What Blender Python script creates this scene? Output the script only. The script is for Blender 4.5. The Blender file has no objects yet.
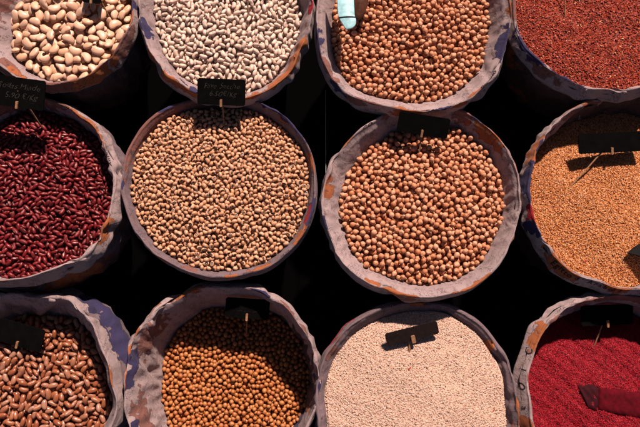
import bpy, math, numpy as np
from mathutils import Matrix, Vector, Quaternion
RNG = np.random.default_rng(7)
scene = bpy.context.scene
COL = scene.collection
R_ = math.radians
# ------------------------------------------------------------------ camera
PITCH = R_(12.5); LENS = 40.0; PXS = 0.0012; FPX = 640*LENS/36.0; DIST = FPX*PXS
AX = np.array([0, math.sin(PITCH), -math.cos(PITCH)])
UPV = np.array([0, math.cos(PITCH), math.sin(PITCH)])
CAMP = -DIST*AX
cam_d = bpy.data.cameras.new('camera'); cam = bpy.data.objects.new('camera', cam_d); COL.objects.link(cam)
cam_d.lens = LENS; cam_d.sensor_width = 36; cam_d.clip_start = .02; cam_d.clip_end = 60
cam.location = CAMP; cam.rotation_euler = (PITCH, 0, 0)
scene.camera = cam

def at(px, py, z):
    """point on the horizontal plane z seen at photograph pixel px,py"""
    d = AX*FPX + np.array([1., 0, 0])*(px-320) + UPV*(213.5-py)
    return CAMP + d*((z-CAMP[2])/d[2])

def proj(P):
    v = np.asarray(P)-CAMP
    dep = v@AX
    return 320+FPX*v[..., 0]/dep, 213.5-FPX*(v@UPV)/dep

# ------------------------------------------------------------------ tags
def tag(o, label=None, cat=None, group=None, kind=None):
    if label: o['label'] = label
    if cat: o['category'] = cat
    if group: o['group'] = group
    if kind: o['kind'] = kind
    return o

def empty(name, loc):
    o = bpy.data.objects.new(name, None); o.empty_display_size = .02
    COL.objects.link(o); o.location = loc
    return o

def mesh_np(name, V, F, mat=None, smooth=True, attrs=None, parent=None, origin=None, mats=None, fmat=None):
    """V (n,3) world, F list of equal-size index rows or list of arrays"""
    V = np.asarray(V, dtype=np.float32)
    if origin is not None: V = V-np.asarray(origin, dtype=np.float32)
    Fl = F if isinstance(F, list) else [F]
    me = bpy.data.meshes.new(name)
    me.vertices.add(len(V)); me.vertices.foreach_set('co', V.ravel())
    loops = np.concatenate([np.asarray(f).ravel() for f in Fl]).astype(np.int32)
    sizes = np.concatenate([np.full(len(f), np.asarray(f).shape[1], dtype=np.int32) for f in Fl])
    starts = np.concatenate([[0], np.cumsum(sizes)[:-1]]).astype(np.int32)
    me.loops.add(len(loops)); me.loops.foreach_set('vertex_index', loops)
    me.polygons.add(len(sizes)); me.polygons.foreach_set('loop_start', starts); me.polygons.foreach_set('loop_total', sizes)
    me.polygons.foreach_set('use_smooth', np.full(len(sizes), smooth))
    if mats:
        for m in mats: me.materials.append(m)
        me.polygons.foreach_set('material_index', np.asarray(fmat, dtype=np.int32))
    elif mat: me.materials.append(mat)
    me.update(calc_edges=True)
    for k, (typ, arr) in (attrs or {}).items():
        a = me.attributes.new(k, typ, 'POINT')
        key = {'FLOAT': 'value', 'FLOAT_VECTOR': 'vector', 'FLOAT_COLOR': 'color'}[typ]
        a.data.foreach_set(key, np.asarray(arr, dtype=np.float32).ravel())
    me.validate()
    o = bpy.data.objects.new(name, me); COL.objects.link(o)
    if origin is not None and parent is None: o.location = origin
    if parent: o.parent = parent
    return o

# ------------------------------------------------------------------ node helpers
class NT:
    def __init__(s, name):
        s.m = bpy.data.materials.new(name); s.m.use_nodes = True
        s.t = s.m.node_tree; s.b = s.t.nodes['Principled BSDF']
    def n(s, typ, **kw):
        x = s.t.nodes.new(typ)
        for k, v in kw.items():
            if k[:2] == 'i_': x.inputs[k[2:].replace('_', ' ')].default_value = v
            else: setattr(x, k, v)
        return x
    def l(s, a, b): s.t.links.new(a, b)
    def attr(s, name): return s.n('ShaderNodeAttribute', attribute_name=name)
    def math(s, op, a, b=None, c=None, clamp=False):
        x = s.n('ShaderNodeMath', operation=op, use_clamp=clamp)
        for i, v in enumerate((a, b, c)):
            if v is None: continue
            if isinstance(v, (int, float)): x.inputs[i].default_value = v
            else: s.l(v, x.inputs[i])
        return x.outputs[0]
    def mix(s, f, a, b, mode='MIX'):
        x = s.n('ShaderNodeMix', data_type='RGBA', blend_type=mode)
        for i, v in ((0, f), (6, a), (7, b)):
            if isinstance(v, (int, float)): x.inputs[i].default_value = v
            elif isinstance(v, tuple): x.inputs[i].default_value = (*v, 1) if len(v) == 3 else v
            else: s.l(v, x.inputs[i])
        return x.outputs[2]
    def ramp(s, f, stops, interp='LINEAR'):
        x = s.n('ShaderNodeValToRGB'); cr = x.color_ramp; cr.interpolation = interp
        while len(cr.elements) < len(stops): cr.elements.new(.5)
        for e, (p, c) in zip(cr.elements, stops): e.position = p; e.color = (*c, 1)
        s.l(f, x.inputs[0]); return x.outputs[0]
    def noise(s, vec, scale, detail=3, rough=.55, dim='3D', w=None):
        x = s.n('ShaderNodeTexNoise', noise_dimensions=dim)
        x.inputs['Scale'].default_value = scale; x.inputs['Detail'].default_value = detail; x.inputs['Roughness'].default_value = rough
        if vec is not None: s.l(vec, x.inputs['Vector'])
        if w is not None: s.l(w, x.inputs['W'])
        return x.outputs['Fac']
    def bump(s, h, strength, dist):
        x = s.n('ShaderNodeBump'); x.inputs['Strength'].default_value = strength; x.inputs['Distance'].default_value = dist
        s.l(h, x.inputs['Height']); s.l(x.outputs[0], s.b.inputs['Normal'])

def simple(name, col, rough=.7, spec=.3, noise=None):
    q = NT(name); q.b.inputs['Roughness'].default_value = rough
    q.b.inputs['Specular IOR Level'].default_value = spec
    if noise:
        g = q.n('ShaderNodeNewGeometry')
        f = q.noise(g.outputs['Position'], noise, 5, .6)
        c = q.ramp(f, [(.3, tuple(v*.65 for v in col)), (.7, tuple(min(1, v*1.35) for v in col))])
        q.l(c, q.b.inputs['Base Color']); q.bump(f, .3, .001)
    else: q.b.inputs['Base Color'].default_value = (*col, 1)
    return q.m

# ------------------------------------------------------------------ fabric printed with an old map
PAPER = (.44, .335, .34)
def fabric(name, paper=PAPER):
    q = NT(name)
    v = q.attr('fab').outputs['Vector']
    pa = q.attr('patch')
    sep = q.n('ShaderNodeSeparateColor'); q.l(pa.outputs['Color'], sep.inputs[0])
    ch = [sep.outputs[0], sep.outputs[1], sep.outputs[2], pa.outputs['Alpha']]
    n1 = q.noise(v, .10, 3, .5)
    stain = q.noise(v, .035, 4, .6)
    fine = q.noise(v, .5, 4, .6)
    base = q.mix(stain, tuple(c*.78 for c in paper), tuple(min(1, c*1.22) for c in paper))
    base = q.mix(q.math('MULTIPLY', fine, .35), base, tuple(c*.6 for c in paper))
    blot = q.math('MULTIPLY_ADD', q.noise(v, .07, 4, .7), 5, -2.6, clamp=True)
    base = q.mix(q.math('MULTIPLY', blot, .7), base, (.20, .115, .10))
    cols = [((.46, .15, .055), (.33, .095, .035)), ((.05, .042, .12), (.035, .03, .085)), ((.30, .135, .11), (.20, .085, .075)), ((.40, .012, .025), (.3, .01, .02))]
    edge = None
    for k in (2, 0, 1, 3):
        val = q.math('ADD', ch[k], q.math('MULTIPLY', q.math('SUBTRACT', n1, .5), 2.4))
        m = q.math('MULTIPLY_ADD', val, 24, .5, clamp=True)
        e = q.math('SUBTRACT', 1.0, q.math('MULTIPLY', q.math('ABSOLUTE', val), 11), clamp=True)
        edge = e if edge is None else q.math('MAXIMUM', edge, e)
        cc = q.mix(stain, cols[k][0], cols[k][1])
        base = q.mix(m, base, cc)
    # coast and border lines
    n2 = q.noise(v, .045, 6, .62)
    line = q.math('SUBTRACT', 1.0, q.math('MULTIPLY', q.math('ABSOLUTE', q.math('SUBTRACT', n2, .47)), 120), clamp=True)
    vo = q.n('ShaderNodeTexVoronoi', feature='DISTANCE_TO_EDGE'); vo.inputs['Scale'].default_value = .022
    wv = q.n('ShaderNodeVectorMath', operation='ADD'); q.l(v, wv.inputs[0])
    nz = q.n('ShaderNodeTexNoise'); nz.inputs['Scale'].default_value = .1; q.l(v, nz.inputs['Vector'])
    sc = q.n('ShaderNodeVectorMath', operation='SCALE'); sc.inputs['Scale'].default_value = 10; q.l(nz.outputs['Color'], sc.inputs[0]); q.l(sc.outputs[0], wv.inputs[1])
    q.l(wv.outputs[0], vo.inputs['Vector'])
    line2 = q.math('SUBTRACT', 1.0, q.math('MULTIPLY', vo.outputs['Distance'], 80), clamp=True)
    ink = q.math('MAXIMUM', q.math('MULTIPLY', line, .38), q.math('MULTIPLY', line2, .0))
    ink = q.math('MAXIMUM', ink, q.math('MULTIPLY', edge, .55))
    sq = q.math('SUBTRACT', 1.0, q.math('MULTIPLY', q.math('ABSOLUTE', q.math('SUBTRACT', q.noise(v, .30, 3, .5), .5)), 24), clamp=True)
    sg = q.math('MULTIPLY_ADD', q.noise(v, .075, 3, .6), 22, -11.2, clamp=True)
    gate = q.math('MULTIPLY_ADD', q.noise(v, .06, 2), 6, -2.0, clamp=True)
    base = q.mix(q.math('MULTIPLY', ink, gate), base, (.03, .02, .03))
    base = q.mix(q.math('MULTIPLY', q.math('MULTIPLY', sq, sg), .85), base, (.03, .02, .03))
    wv1 = q.n('ShaderNodeTexWave', wave_type='BANDS', bands_direction='DIAGONAL'); wv1.inputs['Scale'].default_value = .22; wv1.inputs['Distortion'].default_value = 2.5; wv1.inputs['Detail'].default_value = 3; q.l(v, wv1.inputs['Vector'])
    base = q.mix(q.math('MULTIPLY', wv1.outputs['Fac'], .16), base, q.mix(1.0, base, (.55, .5, .5), 'MULTIPLY'))
    base = q.mix(1.0, base, (.62, .62, .62), 'MULTIPLY')
    q.l(base, q.b.inputs['Base Color'])
    q.b.inputs['Roughness'].default_value = .85; q.b.inputs['Specular IOR Level'].default_value = .18
    cr = q.n('ShaderNodeTexNoise'); cr.inputs['Scale'].default_value = .09; cr.inputs['Detail'].default_value = 5; cr.inputs['Distortion'].default_value = 1.2
    q.l(v, cr.inputs['Vector'])
    ridge = q.math('SUBTRACT', 1.0, q.math('MULTIPLY', q.math('ABSOLUTE', q.math('SUBTRACT', cr.outputs['Fac'], .5)), 5), clamp=True)
    weave = q.noise(v, 1.6, 2)
    big = q.n('ShaderNodeTexNoise'); big.inputs['Scale'].default_value = .04; big.inputs['Detail'].default_value = 2; big.inputs['Roughness'].default_value = .5; big.inputs['Distortion'].default_value = 2.0
    q.l(v, big.inputs['Vector'])
    h = q.math('ADD', q.math('ADD', q.math('MULTIPLY', ridge, .0), q.math('MULTIPLY', big.outputs['Fac'], 2.6)), q.math('MULTIPLY', weave, .3))
    q.bump(h, .5, .0012); q.b.inputs['Sheen Weight'].default_value = .03; q.b.inputs['Sheen Roughness'].default_value = .5
    return q.m

FAB = fabric('printed_map_cloth')
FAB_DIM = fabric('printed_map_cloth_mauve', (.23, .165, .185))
FAB_SHADED = fabric('body_cloth_painted_shade', (.11, .075, .07))  # body cloth coloured darker to stand in for shade on the lower walls
FAB_ROSE = fabric('printed_map_cloth_rose', (.23, .115, .105))
INK = simple('black_print', (.02, .014, .018), .8, .1)

# ------------------------------------------------------------------ beans: shapes
def ico(sub):
    t = (1+5**.5)/2
    v = [(-1, t, 0), (1, t, 0), (-1, -t, 0), (1, -t, 0), (0, -1, t), (0, 1, t), (0, -1, -t), (0, 1, -t), (t, 0, -1), (t, 0, 1), (-t, 0, -1), (-t, 0, 1)]
    f = [(0, 11, 5), (0, 5, 1), (0, 1, 7), (0, 7, 10), (0, 10, 11), (1, 5, 9), (5, 11, 4), (11, 10, 2), (10, 7, 6), (7, 1, 8), (3, 9, 4), (3, 4, 2), (3, 2, 6), (3, 6, 8), (3, 8, 9), (4, 9, 5), (2, 4, 11), (6, 2, 10), (8, 6, 7), (9, 8, 1)]
    v = [np.array(x)/np.linalg.norm(x) for x in v]
    for _ in range(sub):
        c = {}; nf = []
        def mid(a, b):
            k = (min(a, b), max(a, b))
            if k not in c:
                m = v[a]+v[b]; v.append(m/np.linalg.norm(m)); c[k] = len(v)-1
            return c[k]
        for a, b, d in f:
            x, y, z = mid(a, b), mid(b, d), mid(d, a)
            nf += [(a, x, z), (b, y, x), (d, z, y), (x, y, z)]
        f = nf
    return np.array(v), np.array(f)
IV, IF = ico(2); IV3, IF3 = ico(3)

def sn(P, seed, k=3.0, n=6):
    r = np.random.default_rng(seed); o = 0
    for _ in range(n):
        d = r.normal(size=3)*k; o = o+np.sin(P@d+r.uniform(0, 6.28))
    return o/n

def bean_shape(kind, dims, var):
    V0, F = (IV3, IF3) if kind in ('butter', 'chick') else (IV, IF)
    P = V0.copy(); s = 100*var
    a, b, c = [d/2 for d in dims]
    if kind == 'chick':
        rad = 1+.07*sn(P, s+1, 2.2)+.055*sn(P, s+2, 5)
        ang = np.arccos(np.clip(P[:, 0], -1, 1))
        rad = rad+.28*np.exp(-(ang/.38)**2)
        rad = rad-.13*np.exp(-(P[:, 1]/.16)**2)*np.clip(P[:, 2]*.6+P[:, 0]*.6+.1, 0, 1)   # seam by the beak
        rad = rad-.10*np.exp(-((P[:, 2]+.35)/.2)**2)*np.clip(-P[:, 0], 0, 1)
        Q = P*rad[:, None]*np.array([a, b, c])*.97
    elif kind == 'soy':
        rad = 1+.04*sn(P, s+1, 2.2)
        ang = np.arccos(np.clip(P[:, 0], -1, 1)); rad = rad+.08*np.exp(-(ang/.4)**2)
        Q = P*rad[:, None]*np.array([a, b, c])
    else:
        bend = {'kidney': .26, 'white': .25, 'pinto': .15, 'eye': .2, 'butter': .20}[kind]*(1+.4*math.sin(var*2.1))
        rad = 1+.05*sn(P, s+3, 1.8)
        # squarer ends
        ex = .82 if kind != 'butter' else .9
        Q = np.sign(P)*np.abs(P)**np.array([ex, .95, .95])
        Q = Q*rad[:, None]
        x = Q[:, 0]
        Q = Q*np.array([a, b, c])
        Q[:, 1] = Q[:, 1]+b*bend*(x**2*1.3-.45)          # bent like a kidney
        Q[:, 1] -= b*.16*np.exp(-(x/.3)**2)*np.clip(P[:, 1], 0, 1)*0
        Q[:, 1] -= np.where(P[:, 1] < 0, -1, 0)*b*.0
        hil = np.exp(-((P[:, 0])**2/.06+(P[:, 2])**2/.18))*np.clip(P[:, 1], 0, 1)
        Q[:, 1] -= b*.2*hil
    return Q.astype(np.float32), F, P.astype(np.float32)

# ------------------------------------------------------------------ bean material
SATP = {'chick': 1.24, 'soy': 1.28, 'eye': 1.22, 'butter': 1.1, 'pinto': 1.05}
def bean_mat(name, stops, rough, spec, kind='', coat=0, sss=0):
    q = NT(name)
    oi = q.n('ShaderNodeObjectInfo'); ta = q.attr('tint')
    r = q.math('FRACT', q.math('ADD', q.math('MULTIPLY', oi.outputs['Random'], 7.31), ta.outputs['Fac']))
    bp = q.attr('bp').outputs['Vector']
    off = q.n('ShaderNodeVectorMath', operation='ADD'); q.l(bp, off.inputs[0])
    cmb = q.n('ShaderNodeCombineXYZ')
    for i, k in enumerate((37., 91., 53.)): q.l(q.math('MULTIPLY', r, k), cmb.inputs[i])
    q.l(cmb.outputs[0], off.inputs[1])
    vv = off.outputs[0]
    stops = [(p, tuple(.68*v**SATP.get(kind, 1.0) for v in c)) for p, c in stops]
    base = q.ramp(r, stops)
    n = q.noise(vv, 1.7, 4, .6)
    k = .72 if kind == 'pinto' else .82
    base = q.mix(n, base, q.mix(1.0, base, (k, k*.9, k*.82), 'MULTIPLY'))
    if kind in ('chick', 'soy'):
        f = q.noise(vv, 3.5, 4, .65)
        base = q.mix(q.math('MULTIPLY', q.math('MULTIPLY_ADD', f, 5, -2.6, clamp=True), .4), base, q.mix(1.0, base, (.5, .34, .25), 'MULTIPLY'))
    if kind == 'chick':
        # pale beak tip
        sx = q.n('ShaderNodeSeparateXYZ'); q.l(bp, sx.inputs[0])
        base = q.mix(q.math('MULTIPLY', q.math('MULTIPLY_ADD', sx.outputs[0], 6, -5.0, clamp=True), .55), base, (.48, .32, .22))
    if kind == 'pinto':
        sp = q.noise(vv, 2.6, 3, .6)
        base = q.mix(q.math('MULTIPLY', q.math('MULTIPLY_ADD', sp, 9, -5.0, clamp=True), .6), base, (.16, .035, .018))
    if kind == 'eye':
        d = q.n('ShaderNodeVectorMath', operation='DISTANCE'); q.l(bp, d.inputs[0]); d.inputs[1].default_value = (.0, 1, 0)
        wob = q.math('ADD', d.outputs['Value'], q.math('MULTIPLY', q.math('SUBTRACT', q.noise(vv, 3, 2), .5), .3))
        m = q.math('MULTIPLY_ADD', wob, -12, 6.8, clamp=True)
        m2 = q.math('MULTIPLY_ADD', d.outputs['Value'], -14, 2.2, clamp=True)
        base = q.mix(m, base, (.012, .008, .008)); base = q.mix(m2, base, (.3, .22, .17))
    if kind in ('white', 'butter', 'kidney'):
        d = q.n('ShaderNodeVectorMath', operation='DISTANCE'); q.l(bp, d.inputs[0]); d.inputs[1].default_value = (.0, 1, 0)
        m2 = q.math('MULTIPLY_ADD', d.outputs['Value'], -14, 3.6, clamp=True)
        base = q.mix(m2, base, (.34, .23, .15) if kind != 'kidney' else (.3, .2, .17))
    q.l(base, q.b.inputs['Base Color'])
    q.l(q.math('MULTIPLY_ADD', q.math('FRACT', q.math('MULTIPLY', r, 17.3)), .24, rough-.1), q.b.inputs['Roughness']); q.b.inputs['Specular IOR Level'].default_value = spec
    q.b.inputs['Coat Weight'].default_value = coat; q.b.inputs['Coat Roughness'].default_value = .22
    q.bump(q.noise(vv, 5, 3), .12 if kind not in ('chick',) else .4, .0006)
    return q.m

MATS = {
 'butter': bean_mat('butter_bean_skin', [(0, (.82, .52, .37)), (.5, (.90, .62, .47)), (1, (.86, .54, .36))], .42, .4, 'butter'),
 'white': bean_mat('white_bean_skin', [(0, (.80, .58, .48)), (.5, (.90, .71, .62)), (1, (.86, .63, .51))], .45, .4, 'white'),
 'chick': bean_mat('chickpea_skin', [(0, (.68, .30, .16)), (.3, (.76, .38, .22)), (.6, (.82, .46, .30)), (.85, (.84, .50, .34)), (1, (.70, .31, .17))], .5, .35, 'chick'),
 'kidney': bean_mat('kidney_bean_skin', [(0, (.11, .006, .009)), (.5, (.23, .012, .017)), (1, (.16, .008, .012))], .46, .33, 'kidney', .05),
 'eye': bean_mat('black_eyed_pea_skin', [(0, (.68, .38, .23)), (.5, (.82, .52, .36)), (1, (.76, .43, .26))], .42, .4, 'eye'),
 'pinto': bean_mat('speckled_bean_skin', [(0, (.36, .115, .05)), (.3, (.46, .17, .08)), (.55, (.50, .24, .15)), (.8, (.40, .12, .05)), (1, (.52, .28, .20))], .34, .45, 'pinto', .15),
 'soy': bean_mat('soybean_skin', [(0, (.58, .24, .09)), (.5, (.68, .34, .14)), (1, (.55, .21, .075))], .42, .4, 'soy', .1),
}

# ------------------------------------------------------------------ sacks: shape tables (photograph pixels -> metres on each rim's own plane)
ZROW = [.4*math.sin(PITCH)*PXS*(213.5-y) for y in (5, 190, 390)]
def per_interp(ang, val, q):
    """smooth periodic interpolation by a ring of gaussian weights"""
    ang = np.asarray(ang); val = np.asarray(val)
    d = (q[:, None]-ang[None]+math.pi) % (2*math.pi)-math.pi
    w = np.exp(-(d/.21)**2)+1e-9*np.exp(-(d/1.)**2)
    return (w@val)/w.sum(1)

NTH = 560
TH = np.linspace(-math.pi, math.pi, NTH, endpoint=False)

class Sack: pass

def make_sack(idx, name, row, c, R, pts=None, rho=6.5, h=25, dome=8, f0=6, fdir=0, fk=0, cuff=28, bulge=6, wr=1.0, mat=None, patches=(), pinch=(), label='', tilt=(0, 0), bodymat=None, bpat=None, fl=(3, 0, 0)):
    S = Sack(); S.idx = idx
    rg = np.random.default_rng(idx*11+3)
    zc = ZROW[row]
    C = at(c[0], c[1], zc); S.C = C; S.zc = zc
    # outer silhouette radius
    A = []; L = []
    if pts:
        rho = rho
        for p in pts:
            w = at(p[0], p[1], zc)-C; A.append(math.atan2(w[1], w[0])); L.append(math.hypot(w[0], w[1]))
    covered = np.array(A) if A else np.zeros(0)
    for k in range(24):
        t = -math.pi+k*math.pi/12
        if len(covered) == 0 or np.min(np.abs((covered-t+math.pi) % (2*math.pi)-math.pi)) > .3:
            A.append(t); L.append(R*PXS)
    Rout = per_interp(A, L, TH)
    Rout = Rout+wr*.0011*sum(math.sqrt(1/m)*np.sin(m*TH+rg.uniform(0, 6.28)) for m in (3, 5, 7, 9, 13, 17))
    rho_t = rho*1e-3*(1+.22*np.sin(2*TH+rg.uniform(0, 6.28))+.16*np.sin(5*TH+rg.uniform(0, 6.28)))
    zcrest = wr*.0034*(np.sin(2*TH+rg.uniform(0, 6.28))+.6*np.sin(3*TH+rg.uniform(0, 6.28))+.35*np.sin(7*TH+rg.uniform(0, 6.28)))
    flare = 1e-3*np.maximum(0, fl[0]+fl[1]*np.cos(TH-R_(fl[2])))
    S.Rc = Rout-rho_t-flare; S.h = h*1e-3; S.dome = dome*1e-3
    f = 1e-3*np.maximum(1.5, f0+fk*np.cos(TH-R_(fdir)))
    S.F = S.Rc-rho_t-f
    S.tilt = tilt
    # profile rows: (s mm, r, z); s<0 outside, s>0 inside
    rows = []
    def row_(s, r, z): rows.append((s, r, z))
    cf = cuff*1e-3
    flop = .003*np.sin(3*TH+rg.uniform(0, 6.28))+.002*np.sin(8*TH+rg.uniform(0, 6.28))
    n1 = 16
    row_(-cuff-8-1.5, Rout-.0085, -cf-rho_t+.004+flop)
    for k in range(n1):
        t = k/(n1-1)             # hem to shoulder
        row_(-cuff-8+cuff*t, S.Rc+rho_t+flare*min(1, (1-t)/.62)**.8-.005*max(0, (.4-t)/.4)**1.4, -cf*(1-t)-rho_t+flop*(1-t))
    n2 = 14
    for k in range(1, n2+1):
        a = math.pi*k/n2
        row_(-8+16*k/n2, S.Rc+rho_t*np.cos(a), -rho_t+rho_t*np.sin(a))
    n3 = 18
    ftot = S.h+.02
    for k in range(1, n3+1):
        t = k/n3
        zz = -rho_t-(ftot-rho_t)*t
        rr = S.Rc-rho_t-f*np.minimum(1.2, t*ftot/S.h)**.62
        row_(8+ftot*1e3*t, rr, zz)
    sv = np.array([r[0] for r in rows]); RR = np.array([np.broadcast_to(r[1], TH.shape) for r in rows]).T.copy(); ZZ = np.array([np.broadcast_to(r[2], TH.shape) for r in rows]).T.copy()
    ZZ += zcrest[:, None]*np.clip(1-np.abs(sv)/40, 0, 1)[None]
    # folds and creases
    T2, S2 = np.meshgrid(TH, sv, indexing='ij')
    D = np.zeros_like(T2)
    for m, a in ((5, .8), (8, .7), (13, .45), (20, .25)):
        ph = rg.uniform(0, 6.28); k = rg.uniform(-.12, .12)
        w = np.sin(m*T2+k*S2+ph+1.3*np.sin(2*T2+ph)+.6*np.sin(.09*S2+ph*2))
        D += a*(1-2*np.abs(w)**.8)*.55*wr
    for m, a in ((23, .7), (34, .55), (47, .4)):
        ph = rg.uniform(0, 6.28)
        D += a*wr*(.35+.65*np.clip(np.abs(S2-1)/10, 0, 1))*np.sin(m*T2+ph+2.2*np.sin(3*T2+ph)+.09*S2*np.sin(2*T2+ph))*np.clip(.45+np.sin(4*T2+ph), 0, 1)
    env = np.clip(.45+.55*np.sin(2*T2+rg.uniform(0, 6.28))+.4*np.sin(5*T2+rg.uniform(0, 6.28)), .15, 1.2)
    D *= env*(.75+.25*np.clip(np.abs(S2)/14, 0, 1))*1.25
    for (td, wd, dep, sk) in pinch:
        dd = (T2-R_(td)-sk*1e-3*S2+math.pi) % (2*math.pi)-math.pi
        D += -dep*np.exp(-(dd/R_(wd))**2)+dep*.6*np.exp(-((dd-R_(wd)*2.2)/R_(wd*1.2))**2)
    sh_ = 11+3*np.sin(2*T2+rg.uniform(0, 6.28))+2*np.sin(5*T2+rg.uniform(0, 6.28))
    D += -.6*np.clip((S2-sh_)/1.6, 0, 1)+.5*np.exp(-((S2-sh_+1.2)/1.0)**2)
    D *= 1e-3
    dr = np.gradient(RR, axis=1); dz = np.gradient(ZZ, axis=1); ln = np.hypot(dr, dz)+1e-9
    nr, nz = -dz/ln*-1, dr/ln*-1      # outward normal of the profile
    fade = np.clip((S.h*1e3+12-S2)/8, 0, 1)
    RR += nr*D*fade; ZZ += nz*D*fade
    X = RR*np.cos(T2); Y = RR*np.sin(T2)
    tiltz = X*tilt[0]+Y*tilt[1]
    ZZ = ZZ+tiltz
    P = np.stack([X+C[0], Y+C[1], ZZ+zc], -1)
    S.P = P; S.sv = sv
    nS = len(sv)
    I = np.arange(NTH*nS).reshape(NTH, nS)
    a = I; b = np.roll(I, -1, 0)
    Fq = np.stack([a[:, :-1], b[:, :-1], b[:, 1:], a[:, 1:]], -1).reshape(-1, 4)
    Rm = R*1.2
    fabc = np.stack([Rm*np.cos(T2)+idx*517, Rm*np.sin(T2)+idx*131, S2+idx*77], -1)
    pat = np.full((NTH, nS, 4), -1.2)
    for (td, s0, wt, ws, chn) in patches:
        dd = ((T2-R_(td)+math.pi) % (2*math.pi)-math.pi)*Rm
        v = 1-np.sqrt((dd/wt)**2+((S2-s0)/ws)**2)
        pat[..., chn] = np.maximum(pat[..., chn], np.clip(v, -1.2, 1))
    for _ in range(11):
        td, s0, wt, ws, chn = rg.uniform(-math.pi, math.pi), rg.uniform(-14, 14), rg.uniform(6, 17), rg.uniform(4, 9), int(rg.choice([0, 0, 1, 2, 2]))
        v = 1-np.sqrt((((T2-td+math.pi) % (2*math.pi)-math.pi)*Rm/wt)**2+((S2-s0)/ws)**2)
        pat[..., chn] = np.maximum(pat[..., chn], np.clip(v, -1.2, 1))
    root = empty(name, (C[0], C[1], zc-.2)); tag(root, label, 'sack', 'printed cloth sacks set out in three rows'); S.root = root
    org = np.array([C[0], C[1], zc-.2])
    V = P.reshape(-1, 3)
    S.V = V; S.Fq = Fq
    att = {'fab': ('FLOAT_VECTOR', fabc), 'patch': ('FLOAT_COLOR', pat)}
    S.rim = mesh_np('rolled_rim', V, Fq, mat or FAB, True, att, root, org)
    # body
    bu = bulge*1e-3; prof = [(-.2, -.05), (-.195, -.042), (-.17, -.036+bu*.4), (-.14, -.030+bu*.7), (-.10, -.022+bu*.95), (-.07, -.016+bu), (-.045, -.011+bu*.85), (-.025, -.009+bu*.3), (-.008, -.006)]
    zz = np.interp(np.linspace(0, 1, 30), np.linspace(0, 1, len(prof)), [p[0] for p in prof]); rr = np.interp(np.linspace(0, 1, 30), np.linspace(0, 1, len(prof)), [p[1] for p in prof])
    T3, Z3 = np.meshgrid(TH, zz, indexing='ij')
    Rb = (Rout*.35+Rout.mean()*.65)[:, None]+rr[None]
    upper = np.clip((Z3+.06)/.05, 0, 1); Rb = Rb*(1-upper)+(Rout[:, None]+rr[None])*upper
    W = sum(a*(1-2*np.abs(np.sin(m*T3+k*Z3*60+p))**.8) for m, a, k, p in ((7, .0014, .3, 1), (12, .0012, -.4, 2), (19, .0008, .5, 3)))
    Rb = Rb+W*(1-upper*.7)
    PB = np.stack([Rb*np.cos(T3)+C[0], Rb*np.sin(T3)+C[1], Z3+zc+(Rb*np.cos(T3)*tilt[0]+Rb*np.sin(T3)*tilt[1])*np.clip((Z3+.2)/.2, 0, 1)], -1)
    nB = len(zz); I = np.arange(NTH*nB).reshape(NTH, nB); b = np.roll(I, -1, 0)
    Fb = np.stack([I[:, :-1], b[:, :-1], b[:, 1:], I[:, 1:]], -1).reshape(-1, 4)
    VB = np.vstack([PB.reshape(-1, 3), [C[0], C[1], zc-.2]]); ci = len(VB)-1
    cap = np.stack([np.full(NTH, ci), np.roll(I[:, 0], -1), I[:, 0]], -1)
    fb = np.vstack([np.stack([Rm*np.cos(T3)+idx*517, Rm*np.sin(T3)+idx*131, Z3*1000+idx*77], -1).reshape(-1, 3), [0, 0, 0]])
    pb = np.full((len(VB), 4), -1.2)
    for q_ in range(9 if bpat is None else len(bpat)):
        td, s0, ws, ch = bpat[q_] if bpat is not None else (rg.uniform(-math.pi, math.pi), rg.uniform(-150, -20), rg.uniform(12, 34), rg.integers(0, 3))
        dd = ((T3-td+math.pi) % (2*math.pi)-math.pi)*Rm
        v = 1-np.sqrt((dd/(ws*1.4))**2+((Z3*1000-s0)/ws)**2)
        pb[:-1, ch] = np.maximum(pb[:-1, ch], np.clip(v, -1.2, 1).ravel())
    mesh_np('sack_body', VB, [Fb, cap], bodymat or FAB_SHADED, True, {'fab': ('FLOAT_VECTOR', fb), 'patch': ('FLOAT_COLOR', pb)}, root, org)
    # heap surface helper in local xy
    def Fr(x, y): return np.interp(np.arctan2(y, x), np.append(TH, math.pi), np.append(S.F, S.F[0]))
    S.Fr = Fr
    ph = rg.uniform(0, 6.28, 6)
    def heap(x, y):
        r = np.hypot(x, y)/np.maximum(Fr(x, y), 1e-4)
        z = -S.h+S.dome*(1-np.clip(r, 0, 1.1)**2.2)
        z = z+.0016*(np.sin(x*45+ph[0])*np.sin(y*52+ph[1])+.6*np.sin(x*95+y*40+ph[2])*np.sin(y*88-x*30+ph[3]))
        return z+x*tilt[0]+y*tilt[1]
    S.heap = heap
    return S

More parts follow.
